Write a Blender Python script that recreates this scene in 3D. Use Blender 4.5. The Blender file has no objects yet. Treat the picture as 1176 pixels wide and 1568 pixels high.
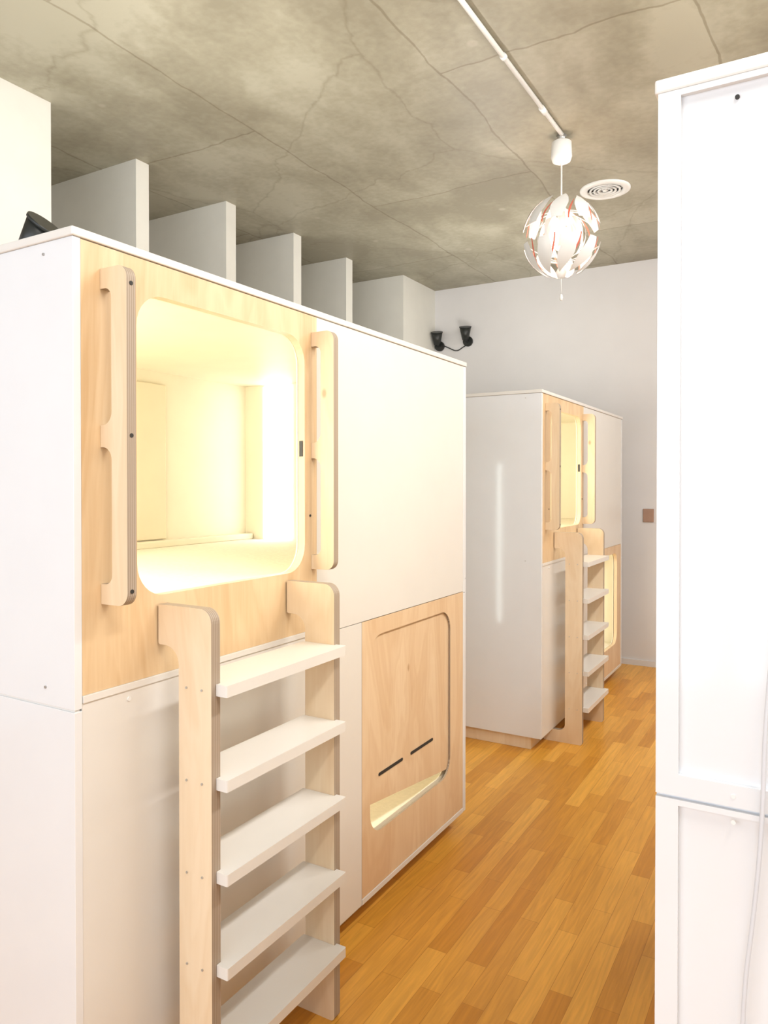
import bpy, bmesh, math, random
from mathutils import Vector, Matrix
random.seed(4)
sc = bpy.context.scene
COL = sc.collection

# ------------------------------------------------------------ materials
def newmat(name):
    m = bpy.data.materials.new(name); m.use_nodes = True
    nt = m.node_tree; b = nt.nodes['Principled BSDF']
    return m, nt, b
def plain(name, col, rough=0.5, metal=0.0, emis=None, estr=0.0, var=0.03, bump=0.0, scale=6.0):
    m, nt, b = newmat(name)
    tc = nt.nodes.new('ShaderNodeTexCoord')
    n = nt.nodes.new('ShaderNodeTexNoise'); n.inputs['Scale'].default_value = scale
    n.inputs['Detail'].default_value = 4
    nt.links.new(tc.outputs['Object'], n.inputs['Vector'])
    r = nt.nodes.new('ShaderNodeValToRGB')
    r.color_ramp.elements[0].position = .3; r.color_ramp.elements[1].position = .7
    r.color_ramp.elements[0].color = tuple(c*(1-var) for c in col)+(1,)
    r.color_ramp.elements[1].color = tuple(min(1,c*(1+var)) for c in col)+(1,)
    nt.links.new(n.outputs['Fac'], r.inputs['Fac'])
    nt.links.new(r.outputs['Color'], b.inputs['Base Color'])
    b.inputs['Roughness'].default_value = rough
    b.inputs['Metallic'].default_value = metal
    if emis:
        b.inputs['Emission Color'].default_value = tuple(emis)+(1,)
        b.inputs['Emission Strength'].default_value = estr
    if bump:
        bp = nt.nodes.new('ShaderNodeBump'); bp.inputs['Strength'].default_value = bump
        bp.inputs['Distance'].default_value = .005
        nt.links.new(n.outputs['Fac'], bp.inputs['Height']); nt.links.new(bp.outputs['Normal'], b.inputs['Normal'])
    return m
def plywood(name, c1, c2, rough=.45):
    m, nt, b = newmat(name)
    tc = nt.nodes.new('ShaderNodeTexCoord')
    mp = nt.nodes.new('ShaderNodeMapping'); mp.inputs['Scale'].default_value = (4, 4, .8)
    nt.links.new(tc.outputs['Object'], mp.inputs['Vector'])
    n = nt.nodes.new('ShaderNodeTexNoise'); n.inputs['Scale'].default_value = 1.1
    n.inputs['Detail'].default_value = 3; n.inputs['Distortion'].default_value = 1.2
    nt.links.new(mp.outputs['Vector'], n.inputs['Vector'])
    fr = nt.nodes.new('ShaderNodeMath'); fr.operation='MULTIPLY'; fr.inputs[1].default_value=9.0
    nt.links.new(n.outputs['Fac'], fr.inputs[0])
    pp = nt.nodes.new('ShaderNodeMath'); pp.operation='PINGPONG'; pp.inputs[1].default_value=.5
    nt.links.new(fr.outputs[0], pp.inputs[0])
    n2 = nt.nodes.new('ShaderNodeTexNoise'); n2.inputs['Scale'].default_value = 30; n2.inputs['Detail'].default_value=4
    mp2 = nt.nodes.new('ShaderNodeMapping'); mp2.inputs['Scale'].default_value = (5, 5, .2)
    nt.links.new(tc.outputs['Object'], mp2.inputs['Vector']); nt.links.new(mp2.outputs['Vector'], n2.inputs['Vector'])
    m1 = nt.nodes.new('ShaderNodeMath'); m1.operation='MULTIPLY_ADD'; m1.inputs[1].default_value=.30
    nt.links.new(pp.outputs[0], m1.inputs[0]); nt.links.new(n.outputs['Fac'], m1.inputs[2])
    mx = nt.nodes.new('ShaderNodeMath'); mx.operation = 'MULTIPLY_ADD'
    nt.links.new(n2.outputs['Fac'], mx.inputs[0]); mx.inputs[1].default_value = .22
    nt.links.new(m1.outputs[0], mx.inputs[2])
    r = nt.nodes.new('ShaderNodeValToRGB')
    r.color_ramp.elements[0].position = .46; r.color_ramp.elements[1].position = .88
    r.color_ramp.elements[0].color = tuple(c1)+(1,); r.color_ramp.elements[1].color = tuple(c2)+(1,)
    nt.links.new(mx.outputs[0], r.inputs['Fac'])
    v = nt.nodes.new('ShaderNodeTexVoronoi'); v.inputs['Scale'].default_value = 4.2
    mp3 = nt.nodes.new('ShaderNodeMapping'); mp3.inputs['Scale'].default_value = (1, 1, .6)
    nt.links.new(tc.outputs['Object'], mp3.inputs['Vector']); nt.links.new(mp3.outputs['Vector'], v.inputs['Vector'])
    kr = nt.nodes.new('ShaderNodeValToRGB')
    kr.color_ramp.elements[0].position = .02; kr.color_ramp.elements[0].color = (1,1,1,1)
    kr.color_ramp.elements[1].position = .05; kr.color_ramp.elements[1].color = (0,0,0,1)
    nt.links.new(v.outputs['Distance'], kr.inputs['Fac'])
    mixc = nt.nodes.new('ShaderNodeMixRGB'); mixc.inputs['Color2'].default_value = (.40,.18,.06,1)
    kf = nt.nodes.new('ShaderNodeMath'); kf.operation='MULTIPLY'; kf.inputs[1].default_value=.55
    nt.links.new(kr.outputs['Color'], kf.inputs[0]); nt.links.new(kf.outputs[0], mixc.inputs['Fac'])
    nt.links.new(r.outputs['Color'], mixc.inputs['Color1'])
    nt.links.new(mixc.outputs['Color'], b.inputs['Base Color'])
    b.inputs['Roughness'].default_value = rough
    return m
def plyedge(name):
    m, nt, b = newmat(name)
    tc = nt.nodes.new('ShaderNodeTexCoord')
    w = nt.nodes.new('ShaderNodeTexWave'); w.wave_type='BANDS'; w.bands_direction='Y'
    w.inputs['Scale'].default_value = 55; w.inputs['Distortion'].default_value = .3
    nt.links.new(tc.outputs['Object'], w.inputs['Vector'])
    r = nt.nodes.new('ShaderNodeValToRGB')
    r.color_ramp.elements[0].color = (.31,.235,.17,1); r.color_ramp.elements[1].color = (.47,.385,.30,1)
    nt.links.new(w.outputs['Fac'], r.inputs['Fac']); nt.links.new(r.outputs['Color'], b.inputs['Base Color'])
    b.inputs['Roughness'].default_value = .6
    return m
def concrete():
    m, nt, b = newmat('concrete_ceiling')
    tc = nt.nodes.new('ShaderNodeTexCoord')
    def noise(s, d, dist=0, sc_=(1,1,1)):
        mp = nt.nodes.new('ShaderNodeMapping'); mp.inputs['Scale'].default_value = sc_
        nt.links.new(tc.outputs['Object'], mp.inputs['Vector'])
        n = nt.nodes.new('ShaderNodeTexNoise'); n.inputs['Scale'].default_value = s
        n.inputs['Detail'].default_value = d; n.inputs['Distortion'].default_value = dist
        nt.links.new(mp.outputs['Vector'], n.inputs['Vector']); return n
    a = noise(.9, 6, .5); c = noise(3.0, 10, .5, (1,.55,1)); f = noise(26, 9)
    m1 = nt.nodes.new('ShaderNodeMath'); m1.operation='MULTIPLY_ADD'
    nt.links.new(c.outputs['Fac'], m1.inputs[0]); m1.inputs[1].default_value=.8; nt.links.new(a.outputs['Fac'], m1.inputs[2])
    m2 = nt.nodes.new('ShaderNodeMath'); m2.operation='MULTIPLY_ADD'
    nt.links.new(f.outputs['Fac'], m2.inputs[0]); m2.inputs[1].default_value=.30; nt.links.new(m1.outputs[0], m2.inputs[2])
    r = nt.nodes.new('ShaderNodeValToRGB')
    e = r.color_ramp.elements
    e[0].position=.66; e[0].color=(.30,.272,.20,1)
    e[1].position=1.0; e[1].color=(.47,.445,.35,1)
    m2b = nt.nodes.new('ShaderNodeMath'); m2b.operation='ADD'; m2b.inputs[1].default_value=-.19
    nt.links.new(m2.outputs[0], m2b.inputs[0])
    x = e.new(.84); x.color=(.38,.352,.265,1)
    nt.links.new(m2b.outputs[0], r.inputs['Fac'])
    cmb = nt.nodes.new('ShaderNodeMapping'); cmb.inputs['Rotation'].default_value=(0,0,math.radians(90))
    cmb.inputs['Location'].default_value=(.55,.35,0)
    nt.links.new(tc.outputs['Object'], cmb.inputs['Vector'])
    wn = nt.nodes.new('ShaderNodeMixRGB'); wn.blend_type='ADD'; wn.inputs['Fac'].default_value=.12
    nt.links.new(cmb.outputs['Vector'], wn.inputs['Color1']); nt.links.new(c.outputs['Color'], wn.inputs['Color2'])
    bk = nt.nodes.new('ShaderNodeTexBrick'); bk.inputs['Scale'].default_value=1
    bk.inputs['Brick Width'].default_value=2.6; bk.inputs['Row Height'].default_value=1.15
    bk.inputs['Mortar Size'].default_value=.008; bk.inputs['Mortar Smooth'].default_value=.6
    bk.inputs['Color1'].default_value=(1,1,1,1); bk.inputs['Color2'].default_value=(.87,.87,.85,1); bk.inputs['Mortar'].default_value=(.66,.63,.58,1)
    nt.links.new(wn.outputs['Color'], bk.inputs['Vector'])
    mu = nt.nodes.new('ShaderNodeMixRGB'); mu.blend_type='MULTIPLY'; mu.inputs['Fac'].default_value=1
    nt.links.new(r.outputs['Color'], mu.inputs['Color1']); nt.links.new(bk.outputs['Color'], mu.inputs['Color2'])
    wv = nt.nodes.new('ShaderNodeMixRGB'); wv.blend_type='ADD'; wv.inputs['Fac'].default_value=.35
    nt.links.new(tc.outputs['Object'], wv.inputs['Color1']); nt.links.new(c.outputs['Color'], wv.inputs['Color2'])
    vc = nt.nodes.new('ShaderNodeTexVoronoi'); vc.feature='DISTANCE_TO_EDGE'; vc.inputs['Scale'].default_value=.6
    nt.links.new(wv.outputs['Color'], vc.inputs['Vector'])
    cr = nt.nodes.new('ShaderNodeValToRGB'); cr.color_ramp.elements[0].position=0; cr.color_ramp.elements[0].color=(.72,.69,.64,1)
    cr.color_ramp.elements[1].position=.007; cr.color_ramp.elements[1].color=(1,1,1,1)
    nt.links.new(vc.outputs['Distance'], cr.inputs['Fac'])
    mc = nt.nodes.new('ShaderNodeMixRGB'); mc.blend_type='MULTIPLY'; mc.inputs['Fac'].default_value=.6
    nt.links.new(mu.outputs['Color'], mc.inputs['Color1']); nt.links.new(cr.outputs['Color'], mc.inputs['Color2'])
    v = nt.nodes.new('ShaderNodeTexVoronoi'); v.inputs['Scale'].default_value=2.3
    nt.links.new(tc.outputs['Object'], v.inputs['Vector'])
    vr = nt.nodes.new('ShaderNodeValToRGB'); vr.color_ramp.elements[0].position=.05; vr.color_ramp.elements[0].color=(.5,.5,.5,1)
    vr.color_ramp.elements[1].position=.075; vr.color_ramp.elements[1].color=(0,0,0,1)
    nt.links.new(v.outputs['Distance'], vr.inputs['Fac'])
    mk = nt.nodes.new('ShaderNodeMixRGB'); mk.inputs['Color2'].default_value=(.49,.45,.37,1)
    nt.links.new(vr.outputs['Color'], mk.inputs['Fac']); nt.links.new(mc.outputs['Color'], mk.inputs['Color1'])
    nt.links.new(mk.outputs['Color'], b.inputs['Base Color'])
    bp = nt.nodes.new('ShaderNodeBump'); bp.inputs['Strength'].default_value=.2; bp.inputs['Distance'].default_value=.02
    nt.links.new(m2.outputs[0], bp.inputs['Height']); nt.links.new(bp.outputs['Normal'], b.inputs['Normal'])
    b.inputs['Roughness'].default_value=.45
    return m
def oakfloor():
    m, nt, b = newmat('oak_parquet')
    tc = nt.nodes.new('ShaderNodeTexCoord')
    mp = nt.nodes.new('ShaderNodeMapping'); mp.inputs['Rotation'].default_value=(0,0,math.radians(90))
    nt.links.new(tc.outputs['Object'], mp.inputs['Vector'])
    def brick(c1,c2,mo,bw,ms,off):
        bk = nt.nodes.new('ShaderNodeTexBrick'); bk.inputs['Scale'].default_value=1
        bk.offset=off; bk.offset_frequency=2; bk.squash=1
        bk.inputs['Brick Width'].default_value=bw; bk.inputs['Row Height'].default_value=.072
        bk.inputs['Mortar Size'].default_value=ms
        bk.inputs['Color1'].default_value=c1; bk.inputs['Color2'].default_value=c2; bk.inputs['Mortar'].default_value=mo
        bk.inputs['Bias'].default_value=0
        nt.links.new(mp.outputs['Vector'], bk.inputs['Vector']); return bk
    b1 = brick((.84,.44,.075,1),(.62,.27,.028,1),(.45,.18,.015,1),.52,.0007,.37)
    mpg = nt.nodes.new('ShaderNodeMapping'); mpg.inputs['Scale'].default_value=(14,.9,1)
    nt.links.new(tc.outputs['Object'], mpg.inputs['Vector'])
    n = nt.nodes.new('ShaderNodeTexNoise'); n.inputs['Scale'].default_value=4; n.inputs['Detail'].default_value=8; n.inputs['Distortion'].default_value=1.2
    nt.links.new(mpg.outputs['Vector'], n.inputs['Vector'])
    r = nt.nodes.new('ShaderNodeValToRGB'); r.color_ramp.elements[0].position=.3; r.color_ramp.elements[1].position=.7
    r.color_ramp.elements[0].color=(.84,.80,.74,1); r.color_ramp.elements[1].color=(1.08,1.06,1.02,1)
    nt.links.new(n.outputs['Fac'], r.inputs['Fac'])
    mu = nt.nodes.new('ShaderNodeMixRGB'); mu.blend_type='MULTIPLY'; mu.inputs['Fac'].default_value=1
    nt.links.new(b1.outputs['Color'], mu.inputs['Color1']); nt.links.new(r.outputs['Color'], mu.inputs['Color2'])
    nt.links.new(mu.outputs['Color'], b.inputs['Base Color'])
    b.inputs['Roughness'].default_value=.34
    b.inputs['Specular IOR Level'].default_value=.4
    return m
def emit(name, col, s):
    m = bpy.data.materials.new(name); m.use_nodes=True; nt=m.node_tree; nt.nodes.clear()
    o=nt.nodes.new('ShaderNodeOutputMaterial'); e=nt.nodes.new('ShaderNodeEmission')
    e.inputs['Color'].default_value=tuple(col)+(1,); e.inputs['Strength'].default_value=s
    nt.links.new(e.outputs[0], o.inputs[0]); return m

WHITE = plain('white_laminate', (.79,.765,.72), .32, var=.012)
WHITEG = plain('white_laminate_gloss', (.81,.82,.835), .10, var=.012)
CREAM = plain('cream_liner', (.87,.82,.67), .5, var=.02)
CREAMP = plain('cream_panel', (.84,.75,.58), .5, var=.02)
PLY = plywood('birch_plywood', (.66,.44,.23), (.80,.60,.37))
PLYL = plywood('birch_plywood_pale', (.76,.57,.36), (.85,.69,.49))
PLYM = plywood('birch_plywood_mid', (.72,.50,.30), (.83,.64,.43))
EDGE = plyedge('plywood_edge')
CONC = concrete(); FLOOR = oakfloor()
WALLP = plain('painted_wall', (.72,.71,.71), .8, var=.02, bump=.05, scale=3)
PIERP = plain('painted_pier', (.76,.75,.69), .8, var=.02)
BLACK = plain('black_plastic', (.02,.022,.02), .4)
DARK = plain('dark_gap', (.03,.028,.025), .7)
SHEET = plain('mattress_fabric', (.88,.83,.70), .9, var=.04, bump=.4, scale=60)
LED = emit('led_diffuser', (1,.96,.88), 5.0)
FILL = emit('interior_fill_glow', (1,.90,.71), 6.6)  # glow for the added fill panels inside the pods
LEDC = emit('led_tube_emission', (.9,1,.97), 10.0)
BULB = emit('lamp_bulb', (1,.88,.70), 18.0)
PETW = plain('petal_white', (.76,.76,.75), .35)
PETI = plain('petal_inner', (.82,.75,.72), .4)
PETR = plain('petal_red', (.58,.15,.10), .4)
STEEL = plain('brushed_metal', (.55,.54,.52), .35, .8)
WPLAS = plain('white_plastic', (.85,.85,.83), .35)
SOCK = plain('brown_plastic', (.40,.25,.18), .5)
CABLE = plain('white_cable', (.70,.71,.74), .5)

# ------------------------------------------------------------ helpers
def empty(name, loc=(0,0,0), rz=0):
    o = bpy.data.objects.new(name, None); COL.objects.link(o); o.location=loc; o.rotation_euler=(0,0,rz)
    o.empty_display_size=.1; return o
def addobj(name, me, mats, parent=None):
    if not isinstance(mats,(list,tuple)): mats=[mats]
    for m in mats: me.materials.append(m)
    o = bpy.data.objects.new(name, me); COL.objects.link(o)
    if parent: o.parent=parent
    return o
def box(name, x0,x1,y0,y1,z0,z1, mat, parent=None, bev=0.0):
    bm=bmesh.new(); bmesh.ops.create_cube(bm,size=1)
    for v in bm.verts:
        v.co=Vector(((x0+x1)/2+v.co.x*(x1-x0),(y0+y1)/2+v.co.y*(y1-y0),(z0+z1)/2+v.co.z*(z1-z0)))
    if bev: bmesh.ops.bevel(bm, geom=bm.edges[:], offset=bev, segments=2, affect='EDGES', profile=.5)
    me=bpy.data.meshes.new(name); bm.to_mesh(me); bm.free()
    return addobj(name, me, mat, parent)
def fillet(pts):
    out=[]; n=len(pts)
    for i,p in enumerate(pts):
        r = p[2] if len(p)>2 else 0
        P=Vector(p[:2])
        if r<=0: out.append(P); continue
        A=(Vector(pts[i-1][:2])-P).normalized(); B=(Vector(pts[(i+1)%n][:2])-P).normalized()
        p0=P+A*r; p3=P+B*r; p1=P+A*r*.4477; p2=P+B*r*.4477
        for k in range(9):
            t=k/8; out.append(p0*(1-t)**3+p1*3*t*(1-t)**2+p2*3*t*t*(1-t)+p3*t**3)
    return out
def prism(name, loops, thick, plane, off, mats, parent=None, edge=False):
    cu=bpy.data.curves.new(name+'_c','CURVE'); cu.dimensions='2D'; cu.fill_mode='BOTH'; cu.extrude=thick/2
    for lp in loops:
        pts=fillet(lp); sp=cu.splines.new('POLY'); sp.points.add(len(pts)-1)
        for q,p in zip(sp.points,pts): q.co=(p.x,p.y,0,1)
        sp.use_cyclic_u=True
    ob=bpy.data.objects.new(name+'_c',cu); COL.objects.link(ob)
    dg=bpy.context.evaluated_depsgraph_get(); dg.update()
    me=bpy.data.meshes.new_from_object(ob.evaluated_get(dg)); me.name=name
    bpy.data.objects.remove(ob); bpy.data.curves.remove(cu)
    me.materials.clear()
    bm=bmesh.new(); bm.from_mesh(me); bmesh.ops.remove_doubles(bm,verts=bm.verts[:],dist=1e-5)
    for v in bm.verts:
        a,b_,c=v.co
        if plane=='YZ': v.co=Vector((off+c,a,b_))
        elif plane=='XZ': v.co=Vector((a,off-c,b_))
        else: v.co=Vector((a,b_,off+c))
    bm.normal_update()
    bmesh.ops.recalc_face_normals(bm,faces=bm.faces[:])
    ax={'YZ':0,'XZ':1,'XY':2}[plane]
    if not isinstance(mats,(list,tuple)): mats=[mats]
    for m in mats: me.materials.append(m)
    for f in bm.faces:
        f.material_index = 1 if (edge and abs(f.normal[ax])<.5) else 0
        f.smooth=False
    bm.to_mesh(me); bm.free()
    o = bpy.data.objects.new(name, me); COL.objects.link(o)
    if parent: o.parent=parent
    return o
def cyl(name, p0, p1, r0, r1, mat, parent=None, seg=24):
    p0=Vector(p0); p1=Vector(p1); d=p1-p0
    bm=bmesh.new(); bmesh.ops.create_cone(bm,cap_ends=True,segments=seg,radius1=r0,radius2=r1,depth=d.length)
    M=Matrix.Translation((p0+p1)/2)@d.to_track_quat('Z','Y').to_matrix().to_4x4()
    bmesh.ops.transform(bm,matrix=M,verts=bm.verts[:])
    for f in bm.faces: f.smooth = len(f.verts)==4
    me=bpy.data.meshes.new(name); bm.to_mesh(me); bm.free()
    return addobj(name, me, mat, parent)
def lathe(name, prof, c, mat, parent=None, seg=40):
    bm=bmesh.new(); rings=[]
    for r,z in prof:
        rings.append([bm.verts.new((c[0]+r*math.cos(2*math.pi*i/seg),c[1]+r*math.sin(2*math.pi*i/seg),c[2]+z)) for i in range(seg)])
    for a,b_ in zip(rings,rings[1:]):
        for i in range(seg):
            f=bm.faces.new((a[i],a[(i+1)%seg],b_[(i+1)%seg],b_[i])); f.smooth=True
    bmesh.ops.remove_doubles(bm,verts=bm.verts[:],dist=1e-6)
    bmesh.ops.recalc_face_normals(bm,faces=bm.faces[:])
    me=bpy.data.meshes.new(name); bm.to_mesh(me); bm.free()
    return addobj(name, me, mat, parent)
def wire(name, pts, r, mat, parent=None):
    cu=bpy.data.curves.new(name,'CURVE'); cu.dimensions='3D'; cu.bevel_depth=r; cu.bevel_resolution=3; cu.use_fill_caps=True
    sp=cu.splines.new('NURBS'); sp.points.add(len(pts)-1)
    for q,p in zip(sp.points,pts): q.co=(*p,1)
    sp.use_endpoint_u=True; sp.order_u=3
    ob=bpy.data.objects.new(name+'_c',cu); COL.objects.link(ob)
    dg=bpy.context.evaluated_depsgraph_get(); dg.update()
    me=bpy.data.meshes.new_from_object(ob.evaluated_get(dg)); me.name=name
    bpy.data.objects.remove(ob); bpy.data.curves.remove(cu); me.materials.clear()
    for p in me.polygons: p.use_smooth=True
    return addobj(name, me, mat, parent)
def dots(name, pts, axis, r, h, mat, parent=None):
    bm=bmesh.new()
    for p in pts:
        rot = {'X':Matrix.Rotation(math.pi/2,4,'Y'),'Y':Matrix.Rotation(math.pi/2,4,'X'),'Z':Matrix.Identity(4)}[axis]
        bmesh.ops.create_cone(bm,cap_ends=True,segments=10,radius1=r,radius2=r,depth=h,matrix=Matrix.Translation(p)@rot)
    me=bpy.data.meshes.new(name); bm.to_mesh(me); bm.free()
    return addobj(name, me, mat, parent)

# ------------------------------------------------------------ room shell
H=3.57; XL,XR,YN,YF=-4.6,1.7,-2.0,6.78
box('floor',XL,XR,YN,YF,-.1,0,FLOOR)
box('ceiling',XL,XR,YN,YF,H,H+.15,CONC)
box('wall_far',XL-.1,XR+.1,YF,YF+.1,-.1,H+.15,WALLP)
box('wall_left',XL-.1,XL,YN,YF,-.1,H+.15,WALLP)
box('wall_right',XR,XR+.1,YN,YF,-.1,H+.15,WALLP)
prism('wall_near',[[(XL-.1,-.1),(XR+.1,-.1),(XR+.1,H+.15),(XL-.1,H+.15)],
                   [(-3.6,.5),(1.2,.5),(1.2,3.2),(-3.6,3.2)]],.1,'XZ',YN-.05,WALLP)
w=empty('window_1')
prism('window_frame',[[(-3.6,.5),(1.2,.5),(1.2,3.2),(-3.6,3.2)]]+
      [[(-3.54+i*1.6,.56),(-2.06+i*1.6,.56),(-2.06+i*1.6,3.14),(-3.54+i*1.6,3.14)] for i in range(3)],.05,'XZ',YN-.05,WPLAS,w)
box('baseboard_far',-4.5,XR,YF-.012,YF,0,.05,WALLP)
box('wall_pier',XL,-3.42,1.75,2.445,0,H,PIERP)
for x,y in ((-3.56,3.12),(-3.55,3.90),(-3.54,4.655),(-3.53,5.39)):
    box('wall_pier',XL,x,y,y+.10,0,H,PIERP)
box('wall_pier',XL,-3.36,6.11,YF,0,H,PIERP)

# ------------------------------------------------------------ capsule bunk (local: x=0 front, -x into body)
L=2.10; D=1.33; ZB=.078; ZT=2.167
OP_U=(.176,.852,1.325,2.067)
OP_L=(1.253,1.943,.30,1.04)
def rrect(a,r): y0,y1,z0,z1=a; return [(y0,z0,r),(y1,z0,r),(y1,z1,r),(y0,z1,r)]
def rect(y0,y1,z0,z1): return [(y0,z0),(y1,z0),(y1,z1),(y0,z1)]
def build_pod(loc, rz, hatch, seam=True):
    P=empty('sleeping_capsule_bunk',loc,rz)
    t=.02
    box('plinth',-D+.08,-.07,.02,L-.02,0,ZB,PLYL,P,.002)
    for nm,y0,y1 in (('end_near',0,t),('end_far',L-t,L)):
        if seam:
            box(nm+'_upper',-D,0,y0,y1,1.10,ZT-.0205,WHITEG,P,.001)
            box(nm+'_lower',-D,0,y0,y1,ZB,1.095,WHITEG,P,.001)
            box(nm+'_core',-D+.004,-.004,y0+.004,y1-.004,1.08,1.12,WHITE,P)
        else:
            box(nm,-D,0,y0,y1,ZB,ZT-.0205,WHITEG,P,.001)
    for nm,z0,z1 in (('upper',1.165,ZT-.0205),('lower',ZB,1.16)):
        prism('end_trim_'+nm,[[(-D,z0),(0,z0),(0,z1),(-D,z1)],[(-D+.03,z0+.03),(-.03,z0+.03),(-.03,z1-.008),(-D+.03,z1-.008)]],.008,'XZ',L+.0042,WHITEG,P)
    box('back_panel',-D,-D+t,t+.001,L-t-.001,ZB,ZT-.021,WHITE,P)
    box('roof_panel',-D-.004,.005,-.005,L+.009,ZT-.02,ZT,WHITE,P,.003)
    box('base_panel',-D+t,-t-.012,t,L-t,ZB+.001,ZB+.03,WHITE,P)
    box('deck',-D+t,-.036,t+.001,L-t-.001,1.08,1.14,CREAM,P)
    prism('front_white_lower',[[(t+.0005,ZB),(1.195,ZB),(1.195,1.103),(.917,1.103),(.917,1.111),(t+.0005,1.111)]],.022,'YZ',-.012,WHITE,P)
    box('front_white_upper',-.026,-.001,.9185,L-t-.0005,1.105,ZT-.021,WHITE,P,.0008)
    prism('front_ply_upper',[rect(t+.0005,.917,1.1285,2.145),rrect(OP_U,.085)],.026,'YZ',-.0135,[PLY,PLYL],P,True)
    if hatch:
        prism('front_ply_lower',[rect(1.197,L-t-.0005,ZB+.021,1.103),rrect(OP_L,.085)],.008,'YZ',-.005,[PLYM,EDGE],P,True)
    else:
        prism('front_ply_lower',[rect(1.197,L-t-.0005,ZB+.021,1.103),rrect(OP_L,.085)],.024,'YZ',-.013,[PLYM,PLYL],P,True)
    box('trim_bottom',-.025,.002,1.196,L-t-.001,ZB,ZB+.02,WHITE,P,.001)
    box('front_seam_strip',-.012,.003,.021,.917,1.1115,1.128,WHITE,P,.001)
    for lv,z0,z1,op in (('upper',1.14,ZT-.021,OP_U),('lower',ZB+.03,1.08,OP_L)):
        box('liner_back_'+lv,-D+t,-D+t+.01,t+.01,L-t-.01,z0,z1,CREAM,P)
        box('liner_near_'+lv,-D+t,-.036,t+.0005,t+.01,z0,z1,CREAM,P)
        box('liner_far_'+lv,-D+t,-.036,L-t-.01,L-t-.0005,z0,z1,CREAM,P)
        box('liner_top_'+lv,-D+t,-.036,t,L-t,z1-.01,z1,CREAM,P)
        prism('liner_front_'+lv,[rect(t+.001,L-t-.001,z0,z1),rrect((op[0]-.001,op[1]+.001,op[2]-.001,op[3]+.001),.085)],.006,'YZ',-.032,CREAM,P)
        box('wall_panel_'+lv,-D+t+.01,-D+t+.025,.35,L-.62,z0+.2,z1-.07,CREAMP,P,.004)
        box('mattress_'+lv,-D+.05,-.045,t+.02,L-t-.02,z0,z0+.165,SHEET,P,.02)
        box('ledge_'+lv,-D+t+.01,-D+.09,t+.01,L-t-.02,z0+.165,z0+.195,CREAM,P,.004)
        box('led_strip_'+lv,-1.17,-.98,L-t-.018,L-t-.0101,z0+.17,z1-.02,LED,P)
        box('fill_panel_near_'+lv,-1.24,-.30,t+.0101,t+.018,z0+.25,z1-.06,FILL,P)  # added unseen glowing panel, evens out the light inside the pod
    box('latch_slot',-.020,-.008,OP_U[1]-.003,OP_U[1]+.0005,1.69,1.74,BLACK,P)
    for i,y in enumerate((.0845,.90)):
        prof=[(.0002,1.327),(.087,1.327,.03),(.087,2.091,.03),(.0002,2.091),(.0002,2.045),(.037,2.045,.022),(.037,1.735,.03),(.0002,1.735),
              (.0002,1.685),(.037,1.685,.03),(.037,1.373,.022),(.0002,1.373)]
        prism('handle_%d'%(i+1),[prof],.026,'XZ',y,[PLYL,EDGE],P,True)
    dots('handle_screws',[(.0873,.0845,2.05),(.0873,.0845,1.71),(.0873,.0845,1.36)],'X',.005,.002,DARK,P)
    if hatch:
        prism('sliding_hatch',[[(1.18,.425),(2.02,.315),(2.02,1.062),(1.18,1.062)]],.012,'YZ',-.0165,[PLYM,EDGE],P,True)
        prism('hatch_slot_shade',[rrect((1.329,1.518,.499,.511),.0058),rrect((1.584,1.786,.499,.511),.0058)],.002,'YZ',-.0095,[DARK],P)  # near-black sheets on the hatch face, slot shade put in as colour
    dots('front_screws',[(.000,1.0,.18),(.000,.15,1.09),(.000,.62,1.09)],'X',.005,.004,WPLAS,P)
    dots('ply_screws',[(.0005,.14,1.45),(.0005,.88,1.50)],'X',.004,.003,DARK,P)
    dots('end_screws',[(-.1,-.001,2.12),(-.1,-.001,1.14)],'Y',.0035,.003,STEEL,P)
    dots('end_screws_far',[(-.10,L+.001,2.12)],'Y',.003,.004,DARK,P)
    dots('end_screws_white',[(-.1,L+.0085,1.18),(-.1,L+.0085,1.145)],'Y',.003,.002,WPLAS,P)
    return P
def build_ladder(loc, rz):
    P=empty('bunk_ladder',loc,rz)
    prof=[(-.06,0),(.18,0,.015),(.18,1.304,.035),(0.0045,1.304),(0.0045,1.205,.006),(.074,1.205,.045),(.074,.075,.04),(-.06,.075)]
    for i,y in enumerate((.252,.767)):
        prism('stringer_%d'%(i+1),[prof],.030,'XZ',y,[PLYL,EDGE],P,True)
    for k,z in enumerate((1.125,.9005,.677,.4535,.23)):
        prism('tread_%d'%(k+1),[[(.068,.2675),(.181,.2675),(.181,.252),(.215,.252,.004),(.215,.763,.004),(.181,.763),(.181,.7515),(.068,.7515)]],
              .028,'XY',z-.014,WHITE,P)
    pts=[]
    for z in (1.11,.886,.662,.44,.216):
        pts+=[(.10,.2362,z),(.15,.2362,z)]
    dots('stringer_screws',pts,'Y',.003,.003,STEEL,P)
    return P
A=build_pod((-1.41,1.06,0),0,True);  build_ladder((-1.41,1.06,0),0)
B=build_pod((-1.41,4.27,0),0,False,False); build_ladder((-1.41,4.27,0),0)
C=build_pod((-.194,3.202,0),math.pi,True,False); build_ladder((-.194,3.202,0),math.pi)

T=empty('led_tube_light')
box('housing',-2.125,-2.075,3.170,3.185,.50,1.80,WPLAS,T,.003)
cyl('tube',(-2.1,3.198,.55),(-2.1,3.198,1.76),.013,.013,LEDC,T)

wire('power_cable',[(.02,1.084,1.9),(-.03,1.084,1.6),(-.056,1.084,1.3),(-.058,1.084,1.17),(-.066,1.084,1.05),(-.083,1.084,.9),(-.08,1.084,.6),(-.07,1.084,.3),(-.07,1.084,.01)],.003,CABLE)

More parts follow.
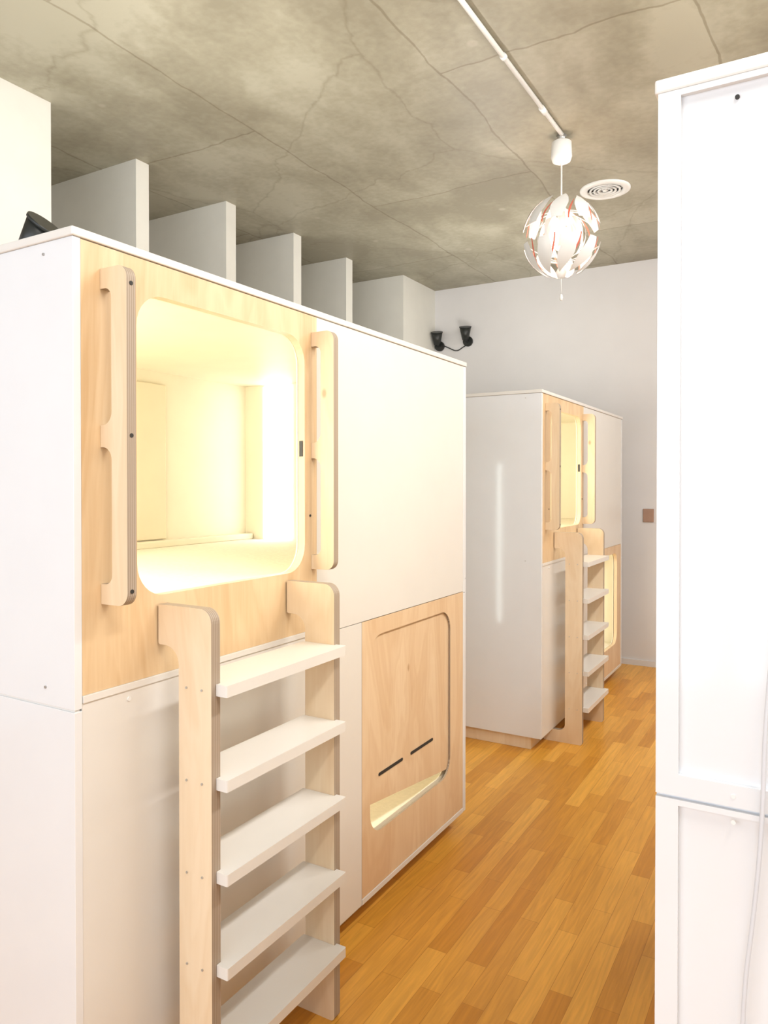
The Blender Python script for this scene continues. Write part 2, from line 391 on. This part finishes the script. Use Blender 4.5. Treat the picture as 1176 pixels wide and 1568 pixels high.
# ------------------------------------------------------------ spotlights
def spot(loc, d, s=1.0, wall=False):
    P=empty('spotlight_black',loc); d=Vector(d).normalized()
    if wall:
        cyl('base',(0,0,0),(0,-.02*s,0),.04*s,.04*s,BLACK,P)
        piv=Vector((0,-.06*s,.05*s)); wire('arm',[(0,-.02*s,0),(0,-.06*s,0),tuple(piv)],.008*s,BLACK,P)
    else:
        cyl('base',(0,0,0),(0,0,.012*s),.04*s,.04*s,BLACK,P)
        piv=Vector((0,0,.06*s)); wire('arm',[(0,0,.01*s),(0,0,.03*s),tuple(piv)],.007*s,BLACK,P)
    cyl('head',piv-d*.045*s,piv+d*.05*s,.026*s,.045*s,BLACK,P)
    cyl('rim',piv+d*.05*s,piv+d*.058*s,.048*s,.048*s,BLACK,P)
    return P
spot((-1.75,1.20,ZT),(.5,.1,.55),1.0)
spot((-3.30,YF,3.0),(.12,-.3,.9),1.25,True)
S2=spot((-2.99,YF,3.02),(.12,-.3,.9),1.25,True)
wire('cable',[(-.26,-.006,-.02),(-.2,-.008,-.05),(-.12,-.008,-.09),(-.04,-.006,-.04),(0,-.01,-.03)],.005,BLACK,S2)

# ------------------------------------------------------------ ceiling items
Cn=empty('ceiling_conduit')
cyl('pipe',(-1.262,.9,H-.016),(-1.236,4.08,H-.016),.011,.011,WPLAS,Cn)
cyl('coupling',(-1.241,3.74,H-.016),(-1.240,3.80,H-.016),.015,.015,WPLAS,Cn)
for y in (1.6,3.2): cyl('clip',(-1.256+(y-1.6)*.008,y,H-.016),(-1.256+(y-1.6)*.008,y+.02,H-.016),.0155,.0155,WPLAS,Cn)

V=empty('ceiling_vent',(-1.226,5.02,H))
lathe('outer_ring',[(.163,0),(.163,-.008),(.150,-.014),(.118,-.014),(.112,-.004),(.112,0)],(0,0,0),WPLAS,V,48)
for r in (.092,.066,.040): lathe('ring',[(r+.009,-.004),(r+.009,-.016),(r-.004,-.012),(r-.004,-.004),(r+.009,-.004)],(0,0,0),WPLAS,V,40)
lathe('core',[(0,-.016),(.016,-.014),(.02,-.004),(0,-.004)],(0,0,0),WPLAS,V)
lathe('dark_duct',[(.112,-.001),(0,-.001)],(0,0,0),DARK,V)
for a in range(3):
    an=a*math.pi/3; cyl('spoke',(-.112*math.cos(an),-.112*math.sin(an),-.006),(.112*math.cos(an),.112*math.sin(an),-.006),.003,.003,WPLAS,V)

# pendant
PX,PY,PZ=-1.252,4.13,3.0
Pn=empty('pendant_lamp',(PX,PY,PZ))
lathe('canopy',[(0,.545),(.03,.545),(.055,.53),(.058,.45),(.05,.425),(.03,.415),(0,.412)],(0,0,0),WPLAS,Pn)
cyl('hook',(0,0,.54),(0,0,H-PZ),.008,.03,STEEL,Pn)
cyl('cord',(0,0,.415),(0,0,.10),.0045,.0045,WPLAS,Pn)
cyl('socket',(0,0,.17),(0,0,.04),.018,.026,WPLAS,Pn)
lathe('bulb',[(0,-.075),(.03,-.068),(.045,-.04),(.045,-.01),(.028,.03),(.015,.045),(0,.045)],(0,0,0),BULB,Pn)
def petals(name, n, R, th0, th1, wid, phase, mat, shape='leaf', tilt=0.0, flare=0.0):
    bm=bmesh.new(); N=16; M=6
    for k in range(n):
        ph0=phase+2*math.pi*k/n; grid=[]
        for i in range(N+1):
            s=i/N; th=th0+(th1-th0)*s
            if shape=='leaf':
                wv=wid*(.62+.38*math.sin(math.pi*min(1,s/.45)*.5)) if s<.45 else wid*max(.02,(1-((s-.45)/.55)**1.35))
            else: wv=wid*(.75+.25*math.cos(2*math.pi*s))
            row=[]
            for j in range(M+1):
                u=(j/M-.5)*2
                a=ph0+(u*wv)/max(.35,math.sin(th))*.8+tilt*s*s
                rr=R*(1+flare*s*s)
                row.append(bm.verts.new((rr*math.sin(th)*math.cos(a),rr*math.sin(th)*math.sin(a),rr*math.cos(th))))
            grid.append(row)
        for i in range(N):
            for j in range(M):
                f=bm.faces.new((grid[i][j],grid[i][j+1],grid[i+1][j+1],grid[i+1][j])); f.smooth=True
    me=bpy.data.meshes.new(name); bm.to_mesh(me); bm.free()
    return addobj(name,me,mat,Pn)
r=math.radians
for nm,a0,a1,ph,ti in (('upper',78,26,0,.35),('lower',102,160,.35,-.35)):
    petals('petals_%s_outer'%nm,9,.219,r(a0),r(a1),.26,ph,PETW,'leaf',ti,.05)
    petals('petals_%s_inner'%nm,9,.2165,r(a0),r(a1),.255,ph,PETI,'leaf',ti,.05)
    petals('petals_%s_accent'%nm,9,.212,r(90+(a0-90)*.8),r(90+(a1-90)*.8),.035,ph+.30,PETR,'leaf',ti,.03)
petals('core_strips',9,.135,r(50),r(128),.2,.15,PETW,'strip')
for k in range(9):
    for sgn,ph in ((1,0),(-1,.35)):
        a=ph+2*math.pi*k/9; z=.06*sgn
        wire('rib',[(.03*math.cos(a),.03*math.sin(a),z*2.3),(.12*math.cos(a),.12*math.sin(a),z*2),(.210*math.cos(a),.210*math.sin(a),z*1.0)],.0025,WPLAS,Pn)
cyl('pull_cord',(0,0,-.075),(0,0,-.33),.002,.002,WPLAS,Pn,8)
lathe('pull_bead',[(0,-.36),(.008,-.355),(.01,-.34),(.006,-.325),(0,-.32)],(0,0,0),WPLAS,Pn,12)
lathe('lower_cap',[(0,-.235),(.02,-.23),(.03,-.2),(.015,-.17),(0,-.17)],(0,0,0),WPLAS,Pn,16)

S=empty('wall_socket',(-1.27,YF,1.33))
box('plate',-.045,.045,-.012,0,-.058,.058,SOCK,S,.003)
dots('button',[(0,-.013,.02),(0,-.013,-.02)],'Y',.012,.004,SOCK,S)

# ------------------------------------------------------------ lights
def area(name,loc,rot,sx,sy,e,col):
    l=bpy.data.lights.new(name,'AREA'); l.shape='RECTANGLE'; l.size=sx; l.size_y=sy; l.energy=e; l.color=col
    o=bpy.data.objects.new(name,l); COL.objects.link(o); o.location=loc; o.rotation_euler=rot; return o
area('window_daylight',(-1.2,YN-.12,1.85),(math.radians(90),0,0),4.6,2.6,94,(.85,.915,1.0))
for i,y in enumerate((.6,2.7,4.8)):
    Lm=empty('added_ceiling_fill',(.75,y,H))  # added out-of-view lamps, fill light for pod fronts and corridor floor
    box('housing',-.12,.12,-.75,.75,-.07,0,WPLAS,Lm,.004)
    a=area('ceiling_fill_light',(-.13,0,-.075),(0,math.radians(28),0),.22,1.4,46,(1,.975,.94)); a.parent=Lm
for (x,y,e) in ((-2.2,2.3,22),(-2.2,5.3,20),(.5,2.1,26)):
    Lm=empty('added_roof_fill',(x,y,ZT))  # added lamps hidden on the pod roofs, lifting the ceiling brightness
    box('housing',-.10,.10,-.5,.5,0,.05,BLACK,Lm,.004)
    a=area('roof_fill_light',(0,0,.055),(math.radians(180),0,0),.16,.9,e,(1,.95,.88)); a.parent=Lm
pl=bpy.data.lights.new('pendant_light','POINT'); pl.energy=27; pl.color=(1,.77,.63); pl.shadow_soft_size=.05
po=bpy.data.objects.new('pendant_light',pl); COL.objects.link(po); po.location=(0,0,0); po.parent=Pn
wd=bpy.data.worlds.new('World'); sc.world=wd; wd.use_nodes=True
wd.node_tree.nodes['Background'].inputs[0].default_value=(.85,.92,1,1); wd.node_tree.nodes['Background'].inputs[1].default_value=1.0

# ------------------------------------------------------------ camera
cam=bpy.data.cameras.new('camera'); co=bpy.data.objects.new('camera',cam); COL.objects.link(co); sc.camera=co
cam.sensor_fit='VERTICAL'; cam.sensor_height=36; cam.sensor_width=27; cam.lens=26.0
pitch=math.radians(.6)
co.location=(0,0,1.6); co.rotation_euler=(math.radians(90)-pitch,0,math.radians(30.3))
cam.shift_y=-(51.4-1386*math.tan(pitch))/1920
cam.clip_start=.01
sc.view_settings.view_transform='Standard'
sc.view_settings.look='None'
